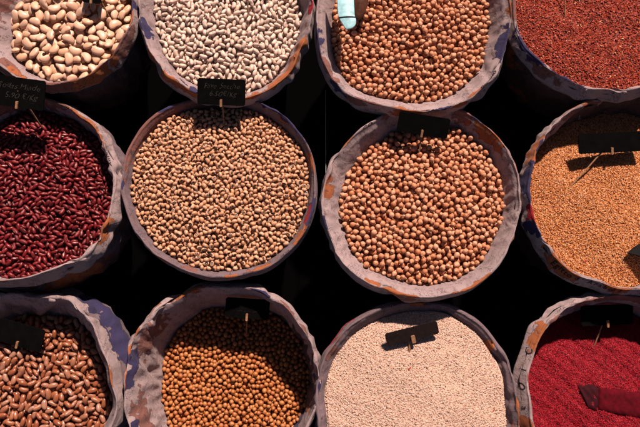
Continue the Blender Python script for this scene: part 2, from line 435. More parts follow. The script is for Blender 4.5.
# --- writing printed on the cloth: text outlines laid on the rim surface
def text_mesh(s, size, shear=0.0, spacing=1.0, bold=0.0, wob=0.0):
    cu = bpy.data.curves.new('lettering', 'FONT'); cu.body = s; cu.size = size; cu.shear = shear; cu.space_character = spacing
    cu.align_x = 'CENTER'; cu.align_y = 'CENTER'; cu.resolution_u = 3; cu.offset = bold
    o = bpy.data.objects.new('lettering', cu); COL.objects.link(o)
    bpy.context.view_layer.update()
    me = bpy.data.meshes.new_from_object(o.evaluated_get(bpy.context.evaluated_depsgraph_get()))
    V = np.array([v.co[:] for v in me.vertices]); T = []
    if wob:
        V[:, 0] += wob*size*(np.sin(V[:, 0]/size*2.3+V[:, 1]/size*3+1)+.6*np.sin(V[:, 0]/size*5.1+2)); V[:, 1] += wob*size*(1.2*np.sin(V[:, 0]/size*3.7+.5)+.7*np.sin(V[:, 0]/size*8.3))
    me.calc_loop_triangles()
    T = np.array([t.vertices[:] for t in me.loop_triangles])
    bpy.data.objects.remove(o); bpy.data.curves.remove(cu); bpy.data.meshes.remove(me)
    return V, T

def print_on(S, s, td, s0, size, shear=.25, spacing=1.0, bold=0.0, outward=False):
    V, T = text_mesh(s, size, shear, spacing, bold)
    # letters read with their tops towards the inside of the sack on the near side
    sg = -1 if outward else 1
    th = R_(td)+sg*V[:, 0]*1e3/(S.Rc.mean()*1e3)
    ss = s0+sg*V[:, 1]*1e3
    ti = ((th+math.pi) % (2*math.pi))/(2*math.pi)*NTH
    i0 = np.floor(ti).astype(int) % NTH; i1 = (i0+1) % NTH; ft = (ti-np.floor(ti))[:, None]
    si = np.interp(ss, S.sv, np.arange(len(S.sv))); j0 = np.clip(np.floor(si).astype(int), 0, len(S.sv)-2); fs = (si-j0)[:, None]
    P = S.P
    Q = (P[i0, j0]*(1-ft)+P[i1, j0]*ft)*(1-fs)+(P[i0, j0+1]*(1-ft)+P[i1, j0+1]*ft)*fs
    du = P[i1, j0]-P[i0, j0]; dv = P[i0, j0+1]-P[i0, j0]
    n = np.cross(du, dv); n /= np.linalg.norm(n, axis=1)[:, None]+1e-12
    n *= np.where((n@np.array([0, 0, 1.]))[:, None] < 0, -1, 1)
    Q = Q+n*.0005
    S.texts = getattr(S, 'texts', []); S.texts.append((Q, T))

def flush_text(S):
    if not getattr(S, 'texts', None): return
    me = S.rim.data
    import bmesh
    bm = bmesh.new(); bm.from_mesh(me)
    org = np.array([S.C[0], S.C[1], S.zc-.2])
    me.materials.append(INK)
    for Q, T in S.texts:
        vs = [bm.verts.new(q-org) for q in Q]
        for t in T:
            try:
                f = bm.faces.new([vs[k] for k in t]); f.material_index = 1
            except ValueError: pass
    bm.to_mesh(me); bm.free()

O_, B_, K_, E_ = 0, 1, 2, 3     # orange, blue, rose brown, red
sacks = {}
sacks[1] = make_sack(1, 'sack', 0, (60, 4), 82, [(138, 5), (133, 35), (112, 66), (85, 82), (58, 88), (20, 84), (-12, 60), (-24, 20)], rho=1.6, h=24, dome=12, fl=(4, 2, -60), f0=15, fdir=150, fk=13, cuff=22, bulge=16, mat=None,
    bodymat=FAB_SHADED, patches=[(0, 0, 9, 12, B_), (-35, -8, 26, 12, K_), (-60, -12, 30, 12, O_), (-90, -8, 40, 14, K_), (160, 14, 60, 18, K_), (120, 10, 40, 14, K_)], label='printed cloth sack of big cream butter beans in the upper left corner')  # rose brown patches at the upper left paint shade onto the inner wall
sacks[2] = make_sack(2, 'sack', 0, (224, 4), 91, [(134, 5), (139, 32), (152, 62), (176, 86), (205, 99), (230, 103), (262, 96), (288, 76), (306, 48), (315, 15)], rho=1.6, h=22, dome=13, fl=(3, 1, 270), f0=12, fdir=0, fk=0, bulge=0, cuff=30, wr=1.1,
    patches=[(198, 8, 16, 12, B_), (-101, 6, 24, 4, B_), (-126, -6, 14, 10, O_), (-141, -10, 12, 12, O_), (-112, -8, 16, 10, O_), (-44, 2, 48, 17, O_), (-3, 6, 10, 10, E_)], pinch=[(-128, 4, 3, 8), (188, 3, 2.5, 4)], label='white map-printed sack of small white beans, second from left in the top row')
sacks[3] = make_sack(3, 'sack', 0, (412, 6), 97, [(314, 5), (316, 40), (322, 68), (340, 92), (370, 107), (402, 111), (440, 111), (475, 100), (500, 74), (509, 40), (511, 5)], rho=1.6, h=24, dome=12, fl=(2.5, 1, 250), f0=17, fdir=0, fk=0, bulge=0, cuff=32, wr=1.1,
    patches=[(200, 0, 16, 11, B_), (-24, 2, 22, 13, B_), (-57, 2, 11, 5, O_), (-143, 0, 28, 12, K_), (-57, 2, 10, 4, K_)], pinch=[(-135, 3, 3, -6), (-48, 3, 2.5, 5)], label='pale map-printed sack of tan chickpeas holding a light blue scoop, in the top row')
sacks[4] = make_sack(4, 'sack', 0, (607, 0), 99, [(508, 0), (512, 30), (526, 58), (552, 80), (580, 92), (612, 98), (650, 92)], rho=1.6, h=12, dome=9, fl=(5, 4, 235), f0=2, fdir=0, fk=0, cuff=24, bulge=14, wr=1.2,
    bodymat=FAB_SHADED, patches=[(214, -2, 34, 12, B_), (240, 4, 26, 9, B_), (226, -12, 26, 7, K_), (182, 0, 26, 12, K_)], pinch=[(-90, 4, 3, 5)], label='pale cloth sack of red chilli flakes in the upper right corner')
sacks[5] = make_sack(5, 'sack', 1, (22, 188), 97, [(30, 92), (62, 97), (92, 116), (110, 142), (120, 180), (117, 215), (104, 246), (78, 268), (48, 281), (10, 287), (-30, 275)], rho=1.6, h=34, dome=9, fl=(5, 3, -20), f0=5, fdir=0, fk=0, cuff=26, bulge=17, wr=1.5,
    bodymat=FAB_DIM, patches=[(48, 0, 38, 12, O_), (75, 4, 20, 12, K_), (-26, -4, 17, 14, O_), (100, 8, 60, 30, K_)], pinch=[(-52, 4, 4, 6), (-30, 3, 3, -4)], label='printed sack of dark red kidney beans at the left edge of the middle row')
sacks[6] = make_sack(6, 'sack', 1, (219, 188), 98, [(121, 180), (125, 150), (140, 124), (162, 107), (192, 98), (222, 97), (255, 100), (285, 115), (308, 142), (318, 180), (313, 215), (298, 244), (274, 266), (240, 278), (210, 279), (178, 270), (148, 250), (127, 218)], rho=1.6, h=13, dome=11, fl=(1.5, 0.5, -70), f0=6, fdir=0, fk=0, bulge=0, cuff=22, wr=.55, mat=FAB_DIM,
    patches=[(140, 2, 60, 26, K_), (100, 8, 40, 20, K_), (48, 0, 46, 9, B_), (-14, 0, 20, 12, B_), (-17, 8, 12, 5, E_), (-29, 2, 17, 12, O_), (-80, 0, 9, 6, O_)], label='round mauve cloth sack of black-eyed peas in the middle row')
sacks[7] = make_sack(7, 'sack', 1, (421, 202), 101, [(319, 205), (324, 175), (342, 142), (372, 118), (400, 106), (440, 105), (475, 115), (503, 138), (519, 172), (523, 205), (516, 238), (498, 268), (470, 290), (435, 300), (405, 299), (372, 289), (345, 270), (328, 240)], rho=1.6, h=24, dome=12, fl=(2.2, 1, 180), f0=15, fdir=180, fk=3, bulge=0, cuff=30, wr=1.0,
    patches=[(192, -1, 12, 6, B_), (-103, -1, 34, 7, O_), (-60, 0, 24, 7, O_), (46, 10, 24, 14, O_), (62, 6, 14, 14, K_)], pinch=[(150, 4, 3, 6), (-118, 4, 3.5, -7)], label='large pale sack of tan chickpeas in the centre of the middle row')
sacks[8] = make_sack(8, 'sack', 1, (624, 192), 102, [(521, 192), (526, 160), (540, 132), (562, 113), (592, 99), (625, 90), (655, 88), (526, 222), (540, 250), (562, 270), (590, 284), (630, 296)], rho=1.6, h=46, dome=14, fl=(4.5, 3.5, 225), f0=5, fdir=0, fk=0, bulge=0, cuff=28, wr=1.3,
    patches=[(153, -6, 28, 18, O_), (172, -4, 24, 18, B_), (193, -4, 11, 12, E_), (201, -10, 12, 14, B_), (229, -10, 26, 15, O_), (262, -6, 20, 10, O_), (110, 14, 30, 9, K_)], pinch=[(100, 4, 4, 7), (212, 3, 3, -5)], label='printed sack of orange cracked grain at the right edge of the middle row')
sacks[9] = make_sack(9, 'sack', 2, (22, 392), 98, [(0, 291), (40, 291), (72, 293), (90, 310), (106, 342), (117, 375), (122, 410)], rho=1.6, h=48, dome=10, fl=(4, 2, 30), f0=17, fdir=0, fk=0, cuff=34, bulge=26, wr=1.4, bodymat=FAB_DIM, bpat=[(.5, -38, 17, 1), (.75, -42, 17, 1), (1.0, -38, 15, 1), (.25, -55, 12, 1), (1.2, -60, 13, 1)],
    patches=[(54, -30, 60, 9, B_)], pinch=[(62, 4, 4, 8)], label='pale creased sack of speckled brown beans in the lower left corner')
sacks[10] = make_sack(10, 'sack', 2, (221, 380), 100, [(121, 378), (124, 350), (140, 318), (160, 299), (190, 283), (225, 279), (262, 285), (292, 305), (313, 338), (322, 370)], rho=1.6, h=76, dome=5, fl=(4, 3, 90), f0=16, fdir=190, fk=8, bulge=0, cuff=28, wr=1.5,
    patches=[(113, 0, 28, 10, O_), (152, -3, 8, 6, O_), (163, 0, 11, 7, O_), (150, 30, 32, 20, K_), (166, 14, 10, 14, B_), (180, 10, 12, 9, B_), (215, 30, 60, 18, K_), (66, 0, 18, 6, B_), (-5, 18, 18, 28, B_)], pinch=[(128, 4, 4, 8), (55, 3, 3, -6), (158, 3, 3, 5)], label='deep map-printed sack of small round soybeans, second from left in the front row')
sacks[11] = make_sack(11, 'sack', 2, (417, 399), 103, [(314, 395), (319, 362), (336, 333), (362, 312), (392, 301), (425, 298), (458, 305), (488, 325), (508, 355), (519, 390)], rho=1.6, h=12, dome=10, fl=(2.5, 2, 100), f0=8, fdir=0, fk=0, bulge=0, cuff=24, wr=.8, mat=FAB_DIM,
    patches=[(-8, -4, 26, 9, O_), (140, -24, 40, 8, E_)], pinch=[(20, 4, 2.5, 5)], label='mauve cloth sack full of pale rice in the front row')
sacks[12] = make_sack(12, 'sack', 2, (620, 394), 103, [(517, 392), (522, 355), (534, 325), (556, 303), (585, 292), (620, 290)], rho=1.6, h=54, dome=12, fl=(6, 6, 170), f0=8, fdir=0, fk=0, bulge=0, cuff=26, wr=1.0,
    patches=[(144, -4, 20, 16, O_), (200, -12, 16, 14, O_), (90, 8, 60, 14, K_)], pinch=[(122, 4, 4, -7)], label='printed sack of crimson ground spice in the lower right corner')

print_on(sacks[8], 'Egitto', 229.5, -13, .0105, .1, 1.15, .0001)
print_on(sacks[8], 'd\u2019 Arabo', 249, -12, .0085, .2, 1.5)
print_on(sacks[8], 'a z', 262, -10, .008, .3, 1.2)
print_on(sacks[12], 'C', 154, -12, .012, .1, 1, outward=True)
print_on(sacks[12], 'i', 166, -12, .011, .3, outward=True)
print_on(sacks[12], 'O', 176, -12, .011, .3, outward=True)
print_on(sacks[12], 'a', 188, -12, .010, .1)
print_on(sacks[3], 'OCEANO', -47, 1, .0055, .1, 1.2, .0003)
print_on(sacks[3], 'IN', -38, -5, .006, .1, 1.2, .0004)
print_on(sacks[3], 'm a r e', -80, 4, .006, .3, 1.1, .0002)
print_on(sacks[7], 'CO', 124, 3, .010, .3, 1.1, outward=True)
print_on(sacks[11], 'IT', 103, 3, .009, .1, 1.2, outward=True)
print_on(sacks[11], 'S', 83, 3, .010, .3, outward=True)
print_on(sacks[11], '(', 128, 3, .009, .3, outward=True)
print_on(sacks[11], '/', 145, 3, .010, .1, outward=True)
print_on(sacks[5], 'Ante', 20, 1, .009, .3, 1.1)
print_on(sacks[5], 'mo', 66, 3, .010, .3, 1.1, outward=True)
print_on(sacks[6], 'golfo', -70, 1, .006, .3, 1.1)
print_on(sacks[6], 'na re', -45, 1, .006, .3, 1.1)
for k in sacks: flush_text(sacks[k])

# ------------------------------------------------------------------ packing beans by dropping them one by one
IDM = {}
def pack(S, dims, level, tries=28, roll=True, tiltdeg=16, res=.0006, seed=0, maxn=4000):
    rg = np.random.default_rng(seed)
    Rm = S.F.max()+.004
    n = int(2*Rm/res)+1
    gx = -Rm+np.arange(n)*res
    GX, GY = np.meshgrid(gx, gx, indexing='ij')
    inside = np.hypot(GX, GY) < S.Fr(GX, GY)+.001
    th = min(dims)
    HP = S.heap(GX, GY)
    H = np.where(inside, HP-level, 10.0)
    HB = HP
    IDm = np.full((n, n), -1, dtype=np.int32)
    half = np.array(dims)/2
    shapes = []
    for _ in range(90):
        sc = rg.normal(1, .07)
        a, b, c = half*np.clip(sc, .8, 1.2)
        yaw = rg.uniform(0, 2*math.pi); t1, t2 = rg.normal(0, R_(tiltdeg), 2)
        q = Matrix.Rotation(yaw, 3, 'Z') @ Matrix.Rotation(t1, 3, 'Y') @ Matrix.Rotation(rg.uniform(0, 6.28) if roll else t2, 3, 'X')
        Rm3 = np.array(q)
        M = Rm3 @ np.diag([a*a, b*b, c*c]) @ Rm3.T
        Pm = M[:2, :2]; Pi = np.linalg.inv(Pm); s = M[2, :2]
        k = M[2, 2]-s@Pi@s
        ex, ey = math.sqrt(M[0, 0]), math.sqrt(M[1, 1])
        ni, nj = int(ex/res)+1, int(ey/res)+1
        dx, dy = np.meshgrid(np.arange(-ni, ni+1)*res, np.arange(-nj, nj+1)*res, indexing='ij')
        qf = Pi[0, 0]*dx*dx+2*Pi[0, 1]*dx*dy+Pi[1, 1]*dy*dy
        ok = qf < 1
        lin = (s@Pi)[0]*dx+(s@Pi)[1]*dy
        rt = np.sqrt(np.maximum(0, k*(1-qf)))
        lo = np.where(ok, lin-rt, 1e3); up = np.where(ok, lin+rt, -1e3)
        shapes.append((ni, nj, lo, up, ok, Rm3, sc))
    out = []; fails = 0
    top = th*.42
    while len(out) < maxn and fails < 130:
        best = None
        for _ in range(tries):
            a = rg.uniform(0, 6.283); r = math.sqrt(rg.uniform(0, 1))*Rm
            x, y = r*math.cos(a), r*math.sin(a)
            i, j = int((x+Rm)/res), int((y+Rm)/res)
            if not (0 <= i < n and 0 <= j < n) or not inside[i, j]: continue
            sh = shapes[rg.integers(0, len(shapes))]
            ni, nj = sh[0], sh[1]
            if i-ni < 0 or j-nj < 0 or i+ni >= n or j+nj >= n: continue
            sub = H[i-ni:i+ni+1, j-nj:j+nj+1]
            z = (sub-sh[2]).max()
            if z > 5: continue
            sco = z-HB[i, j]
            if best is None or sco < best[0]: best = (sco, z, i, j, sh)
        if best is None: fails += 1; continue
        if best[0] > top*.8: fails += 1; continue
        sco, z, i, j, sh = best; fails = 0
        ni, nj = sh[0], sh[1]
        sl = (slice(i-ni, i+ni+1), slice(j-nj, j+nj+1))
        newh = z+sh[3]
        m = sh[4] & (newh > H[sl])
        H[sl] = np.where(m, newh, H[sl]); IDm[sl] = np.where(m, len(out), IDm[sl])
        out.append((gx[i], gx[j], z, sh[5], sh[6]))
    expo = np.bincount(IDm[IDm >= 0].ravel(), minlength=len(out))*res*res
    return out, expo

def fill_beans(S, kind, name, dims, label, group, restlabel, level=None, roll=True, tilt=16, seed=1, tries=44, cat='bean', nmax=300, res=.00055, corecol=None):
    th = min(dims); level = level or th*2.3
    items, expo = pack(S, dims, level, tries, roll, tilt, res, seed)
    pos = np.array([[x+S.C[0], y+S.C[1], z+S.zc] for x, y, z, _, _ in items])
    px, py = proj(pos)
    vis = (px > -2) & (px < 642) & (py > -2) & (py < 429)
    full = math.pi*dims[0]*dims[1]/4
    # how large each shows: uncovered area, over distance squared
    dep = (pos-CAMP)@AX
    score = np.where(vis, expo/dep**2, 0)
    order = np.argsort(-score)
    ind = [k for k in order if score[k] > 0 and expo[k] > .22*full][:nmax]
    indset = set(ind)
    variants = [bean_shape(kind, dims, v) for v in range(4)]
    rg = np.random.default_rng(seed+50)
    protos = []
    mat = MATS[kind]
    for vi, (Q, F, P) in enumerate(variants):
        o = mesh_np(name, Q, F, mat, True, {'bp': ('FLOAT_VECTOR', P)})
        tag(o, label, cat, group); protos.append(o)
    used = [False]*4
    for k in ind:
        x, y, z, M3, sc = items[k]; v = int(rg.integers(0, 4))
        if not used[v]: o = protos[v]; used[v] = True
        else: o = protos[v].copy(); COL.objects.link(o)
        M = Matrix([list(r) for r in M3]).to_4x4()
        o.matrix_world = Matrix.Translation(pos[k].tolist()) @ M @ Matrix.Scale(float(sc), 4)
    for v in range(4):
        if not used[v]: bpy.data.objects.remove(protos[v])
    # the rest of the heap
    VV = []; FF = []; BP = []; TT = []; base = 0
    lowv = []
    for vi in range(4):
        Q, F, P = bean_shape(kind, dims, vi)
        lowv.append((Q, F, P))
    for k, (x, y, z, M3, sc) in enumerate(items):
        if k in indset: continue
        if expo[k] <= 0 : continue
        Q, F, P = lowv[int(rg.integers(0, 4))]
        VV.append((Q*sc)@M3.T+pos[k]); FF.append(F+base); BP.append(P); TT.append(np.full(len(Q), rg.uniform(0, 1))); base += len(Q)
    # core under the loose layer
    rr = np.linspace(0, 1.0, 24); tt = TH[::4]
    T, Rr = np.meshgrid(tt, rr, indexing='ij'); Fx = S.F[::4][:, None]+.001
    x = Rr*Fx*np.cos(T); y = Rr*Fx*np.sin(T); z = S.heap(x, y)-level+.0004
    I = np.arange(T.size).reshape(T.shape)+base; b = np.roll(I, -1, 0)
    quad = np.stack([I[:, :-1], I[:, 1:], b[:, 1:], b[:, :-1]], -1).reshape(-1, 4)
    VV.append(np.stack([x+S.C[0], y+S.C[1], z+S.zc], -1).reshape(-1, 3)); BP.append(np.zeros((T.size, 3))); TT.append(np.full(T.size, .3))
    o = mesh_np(name+'_heap', np.vstack(VV), [np.vstack(FF), quad] if FF else [quad], mat, True, {'bp': ('FLOAT_VECTOR', np.vstack(BP)), 'tint': ('FLOAT', np.concatenate(TT))}, None, np.array([S.C[0], S.C[1], S.zc-S.h]))
    tag(o, restlabel, 'heap of beans', None, 'stuff')
    print('BEANS', name, len(items), 'visible-ish', int((score > 0).sum()), 'individual', len(ind))
    return items

MM = 1e-3
fill_beans(sacks[1], 'butter', 'butter_bean', (15.4*MM, 10.2*MM, 6.3*MM), 'large cream butter bean lying uncovered on the heap in the upper left sack', 'butter beans in the upper left sack', 'lower butter beans showing through gaps between the top ones in the upper left sack', roll=False, tilt=20, seed=11, tries=34, res=.0008)
fill_beans(sacks[2], 'white', 'white_bean', (9.7*MM, 5.7*MM, 4.9*MM), 'small oval white bean lying uncovered on top of its heap', 'white beans on top of the heap', 'partly covered small white beans filling the rest of their sack', roll=True, tilt=20, seed=12)
fill_beans(sacks[3], 'chick', 'chickpea', (7.3*MM, 6.8*MM, 6.8*MM), 'tan chickpea lying uncovered in the top row sack with the blue scoop', 'chickpeas on top in the sack with the blue scoop', 'partly covered chickpeas filling the rest of the sack with the blue scoop', nmax=150, tilt=60, seed=13, cat='chickpea')
fill_beans(sacks[5], 'kidney', 'kidney_bean', (10.4*MM, 4.9*MM, 4.6*MM), 'glossy dark red kidney bean lying uncovered on top of its heap', 'kidney beans on top of the heap', 'partly covered dark red kidney beans filling the rest of their sack', tilt=20, seed=15)
fill_beans(sacks[6], 'eye', 'black_eyed_pea', (6.9*MM, 5.0*MM, 4.6*MM), 'cream black-eyed pea lying uncovered on top of its heap', 'black-eyed peas on top of the heap', 'partly covered black-eyed peas filling the rest of their round sack', tilt=25, seed=16, cat='pea')
fill_beans(sacks[7], 'chick', 'chickpea', (7.3*MM, 6.8*MM, 6.8*MM), 'tan chickpea lying uncovered in the big sack at the centre of the middle row', 'chickpeas on top in the middle row sack', 'partly covered chickpeas filling the rest of the middle row sack', nmax=150, tilt=60, seed=17, cat='chickpea')
fill_beans(sacks[9], 'pinto', 'speckled_bean', (12*MM, 6.5*MM, 5.5*MM), 'reddish brown speckled bean lying uncovered in the lower left sack', 'speckled beans on top in the lower left sack', 'partly covered reddish brown beans filling the rest of the lower left sack', tilt=22, seed=19)
fill_beans(sacks[10], 'soy', 'soybean', (6.4*MM, 5.9*MM, 5.7*MM), 'small round orange-tan soybean lying uncovered in the deep front row sack', 'soybeans on top in the deep front row sack', 'partly covered round soybeans filling the rest of the deep front row sack', tilt=40, seed=20)

# ------------------------------------------------------------------ fine grains: rice, cracked grain, chilli, ground spice
def grain_mat(name, stops, rough=.6, spec=.3, coat=0):
    q = NT(name); t = q.attr('tint').outputs['Fac']
    stops = [(p, tuple(.66*v**1.15 for v in c)) for p, c in stops]
    c = q.ramp(t, stops, 'LINEAR')
    q.l(c, q.b.inputs['Base Color']); q.b.inputs['Roughness'].default_value = rough; q.b.inputs['Specular IOR Level'].default_value = spec
    q.b.inputs['Coat Weight'].default_value = coat
    return q.m

def grains(S, name, n, dims, mat, label, cat, depth, shape='rice', tilt=20, seed=1, jit=.3, tintf=None, extra=None, bumps=0.0):
    rg = np.random.default_rng(seed)
    if shape == 'rice':
        k = 6; rings = [(-.5, .0), (-.33, .8), (0, 1), (.33, .85), (.5, 0)]
        V = [(-.5, 0, 0)]
        for x, r in rings[1:4]:
            for a in range(k): V.append((x, .5*r*math.cos(a*2*math.pi/k), .5*r*math.sin(a*2*math.pi/k)))
        V.append((.5, 0, 0)); F = []
        for a in range(k):
            b = (a+1) % k
            F.append((0, 1+b, 1+a))
            for q in range(2):
                o = 1+q*k; F += [(o+a, o+b, o+k+b), (o+a, o+k+b, o+k+a)]
            F.append((1+2*k+a, 1+2*k+b, 1+3*k))
        V = np.array(V); F = np.array(F); sm = True
    elif shape == 'chip':
        V, F = ico(0); V = V*.5; V = V*(1+.25*np.random.default_rng(3).normal(size=(12, 1))); sm = False
    else:   # flake
        V = np.array([(-.5, -.15, 0), (-.1, -.5, .15), (.45, -.3, 0), (.5, .2, .2), (.05, .5, 0), (-.4, .3, .2)]); V = np.vstack([V+[0, 0, .1], V-[0, 0, .1]])
        F = [(0, 1, 2), (0, 2, 3), (0, 3, 4), (0, 4, 5), (6, 8, 7), (6, 9, 8), (6, 10, 9), (6, 11, 10)]
        for a in range(6):
            b = (a+1) % 6; F += [(a, a+6, b+6), (a, b+6, b)]
        F = np.array(F); sm = False
    Rm = S.F.max(); a = rg.uniform(-math.pi, math.pi, n*2); r = np.sqrt(rg.uniform(0, 1, n*2))*Rm
    x = r*np.cos(a); y = r*np.sin(a); ok = np.hypot(x, y) < S.Fr(x, y)-dims[0]*.3; x = x[ok][:n]; y = y[ok][:n]; n = len(x)
    def H(x, y):
        z = S.heap(x, y)
        if bumps: z = z+bumps*(np.sin(x*210+2)*np.sin(y*190)+.8*np.sin(x*340+y*120)*np.sin(y*310-x*90+1)+.5*np.sin(x*620)*np.sin(y*580+3))
        return z
    z = H(x, y)-rg.uniform(0, 1, n)**1.4*depth
    yaw = rg.uniform(0, 2*math.pi, n); t1 = rg.normal(0, R_(tilt), n); t2 = rg.uniform(0, 6.28, n) if shape != 'flake' else rg.normal(0, R_(tilt), n)
    cz, sz, cy, sy, cx, sx = np.cos(yaw), np.sin(yaw), np.cos(t1), np.sin(t1), np.cos(t2), np.sin(t2)
    Rz = np.zeros((n, 3, 3)); Rz[:, 0, 0] = cz; Rz[:, 0, 1] = -sz; Rz[:, 1, 0] = sz; Rz[:, 1, 1] = cz; Rz[:, 2, 2] = 1
    Ry = np.zeros((n, 3, 3)); Ry[:, 0, 0] = cy; Ry[:, 0, 2] = sy; Ry[:, 2, 0] = -sy; Ry[:, 2, 2] = cy; Ry[:, 1, 1] = 1
    Rx = np.zeros((n, 3, 3)); Rx[:, 1, 1] = cx; Rx[:, 1, 2] = -sx; Rx[:, 2, 1] = sx; Rx[:, 2, 2] = cx; Rx[:, 0, 0] = 1
    RR = Rz@Ry@Rx
    sc = np.clip(rg.normal(1, jit, (n, 3)), .45, 1.8)*np.array(dims)
    W = np.einsum('nij,nkj->nki', RR, V[None]*sc[:, None, :])+np.stack([x+S.C[0], y+S.C[1], z+S.zc], -1)[:, None]
    nv = len(V); FF = (F[None]+(np.arange(n)*nv)[:, None, None]).reshape(-1, 3)
    tint = rg.uniform(0, 1, n)
    T = np.repeat(tint, nv)
    rr = np.linspace(0, 1.0, 60); tt = TH[::4]
    T2, Rr = np.meshgrid(tt, rr, indexing='ij'); Fx = S.F[::4][:, None]+.001
    cx_ = Rr*Fx*np.cos(T2); cy_ = Rr*Fx*np.sin(T2); cz_ = H(cx_, cy_)-depth*.75
    I = np.arange(T2.size).reshape(T2.shape)+n*nv; b = np.roll(I, -1, 0)
    quad = np.stack([I[:, :-1], I[:, 1:], b[:, 1:], b[:, :-1]], -1).reshape(-1, 4)
    VV = np.vstack([W.reshape(-1, 3), np.stack([cx_+S.C[0], cy_+S.C[1], cz_+S.zc], -1).reshape(-1, 3)])
    TT = np.concatenate([T, np.full(T2.size, .4)])
    o = mesh_np(name, VV, [FF, quad], mat, sm, {'tint': ('FLOAT', TT)}, None, np.array([S.C[0], S.C[1], S.zc-S.h]))
    tag(o, label, cat, None, 'stuff')
    return o

G_RICE = grain_mat('rice_grain', [(0, (.58, .34, .25)), (.1, (.68, .46, .36)), (.5, (.75, .54, .44)), (1, (.80, .60, .50))], .5)
G_BULG = grain_mat('cracked_grain', [(0, (.40, .11, .04)), (.2, (.70, .28, .10)), (.6, (.80, .37, .15)), (.9, (.86, .45, .22)), (1, (.88, .56, .36))], .5)
G_CHIL = grain_mat('chilli_flake', [(0, (.12, .012, .008)), (.2, (.30, .03, .011)), (.6, (.45, .055, .018)), (.9, (.58, .10, .03)), (.982, (.5, .10, .045)), (.988, (.7, .38, .2)), (1, (.75, .45, .27))], .6, .3, 0)
G_SPIC = grain_mat('ground_spice', [(0, (.03, .003, .008)), (.06, (.05, .004, .01)), (.1, (.36, .006, .026)), (.5, (.44, .009, .032)), (1, (.54, .016, .045))], .7)
grains(sacks[11], 'rice', 60000, (3.6*MM, 1.15*MM, 1.0*MM), G_RICE, 'pale rice heaped almost to the brim of its sack', 'rice', .0022, 'rice', 9, 31, .12)
grains(sacks[8], 'cracked_grain', 60000, (2.2*MM, 1.35*MM, 1.1*MM), G_BULG, 'orange cracked grain filling the right middle sack', 'grain', .0024, 'chip', 14, 32, .25)
grains(sacks[4], 'chilli_flakes', 52000, (2.4*MM, 1.6*MM, .8*MM), G_CHIL, 'dried red chilli flakes with pale seeds', 'chilli flakes', .0024, 'flake', 20, 33, .3)
grains(sacks[12], 'ground_spice', 85000, (1.15*MM, .95*MM, .7*MM), G_SPIC, 'coarse crimson ground spice with dark specks', 'ground spice', .0012, 'chip', 25, 34, .35, bumps=.0009)

# ------------------------------------------------------------------ price cards on sticks
SLATE = simple('black_slate', (.0022, .002, .0023), .9, .03, 90)
CHALK = simple('chalk', (.035, .032, .03), .95, .05)
WOOD = simple('stick_wood', (.22, .115, .06), .7, .2, 300)
DUSTY = simple('dusty_slate', (.009, .005, .005), .8, .1, 200)

def box_verts(c, ux, uy, uz, w, h, d, cut=.0):
    P = []
    o = [(-w/2+cut, -h/2), (w/2-cut, -h/2), (w/2, -h/2+cut), (w/2, h/2-cut), (w/2-cut, h/2), (-w/2+cut, h/2), (-w/2, h/2-cut), (-w/2, -h/2+cut)]
    for s in (-1, 1):
        for a, b in o: P.append(c+ux*a+uy*b+uz*(s*d/2))
    F4 = [(i, (i+1) % 8, (i+1) % 8+8, i+8) for i in range(8)]
    F8 = [tuple(range(7, -1, -1)), tuple(range(8, 16))]
    return np.array(P), [np.array(F4), np.array(F8)]

def tube(p0, p1, r0, r1, k=8, wob=0):
    p0, p1 = np.asarray(p0, float), np.asarray(p1, float); d = p1-p0; L = np.linalg.norm(d); d /= L
    u = np.cross(d, [0.3, .1, 1]); u /= np.linalg.norm(u); v = np.cross(d, u)
    V = []; n = 7
    for i in range(n):
        t = i/(n-1); r = r0+(r1-r0)*t; c = p0+d*L*t+u*wob*math.sin(t*5)
        for a in range(k): V.append(c+r*(u*math.cos(a*2*math.pi/k)+v*math.sin(a*2*math.pi/k)))
    F = [(i*k+a, i*k+(a+1) % k, (i+1)*k+(a+1) % k, (i+1)*k+a) for i in range(n-1) for a in range(k)]
    return np.array(V), [np.array(F), np.array([tuple(range(k-1, -1, -1)), tuple(range((n-1)*k, n*k))])]

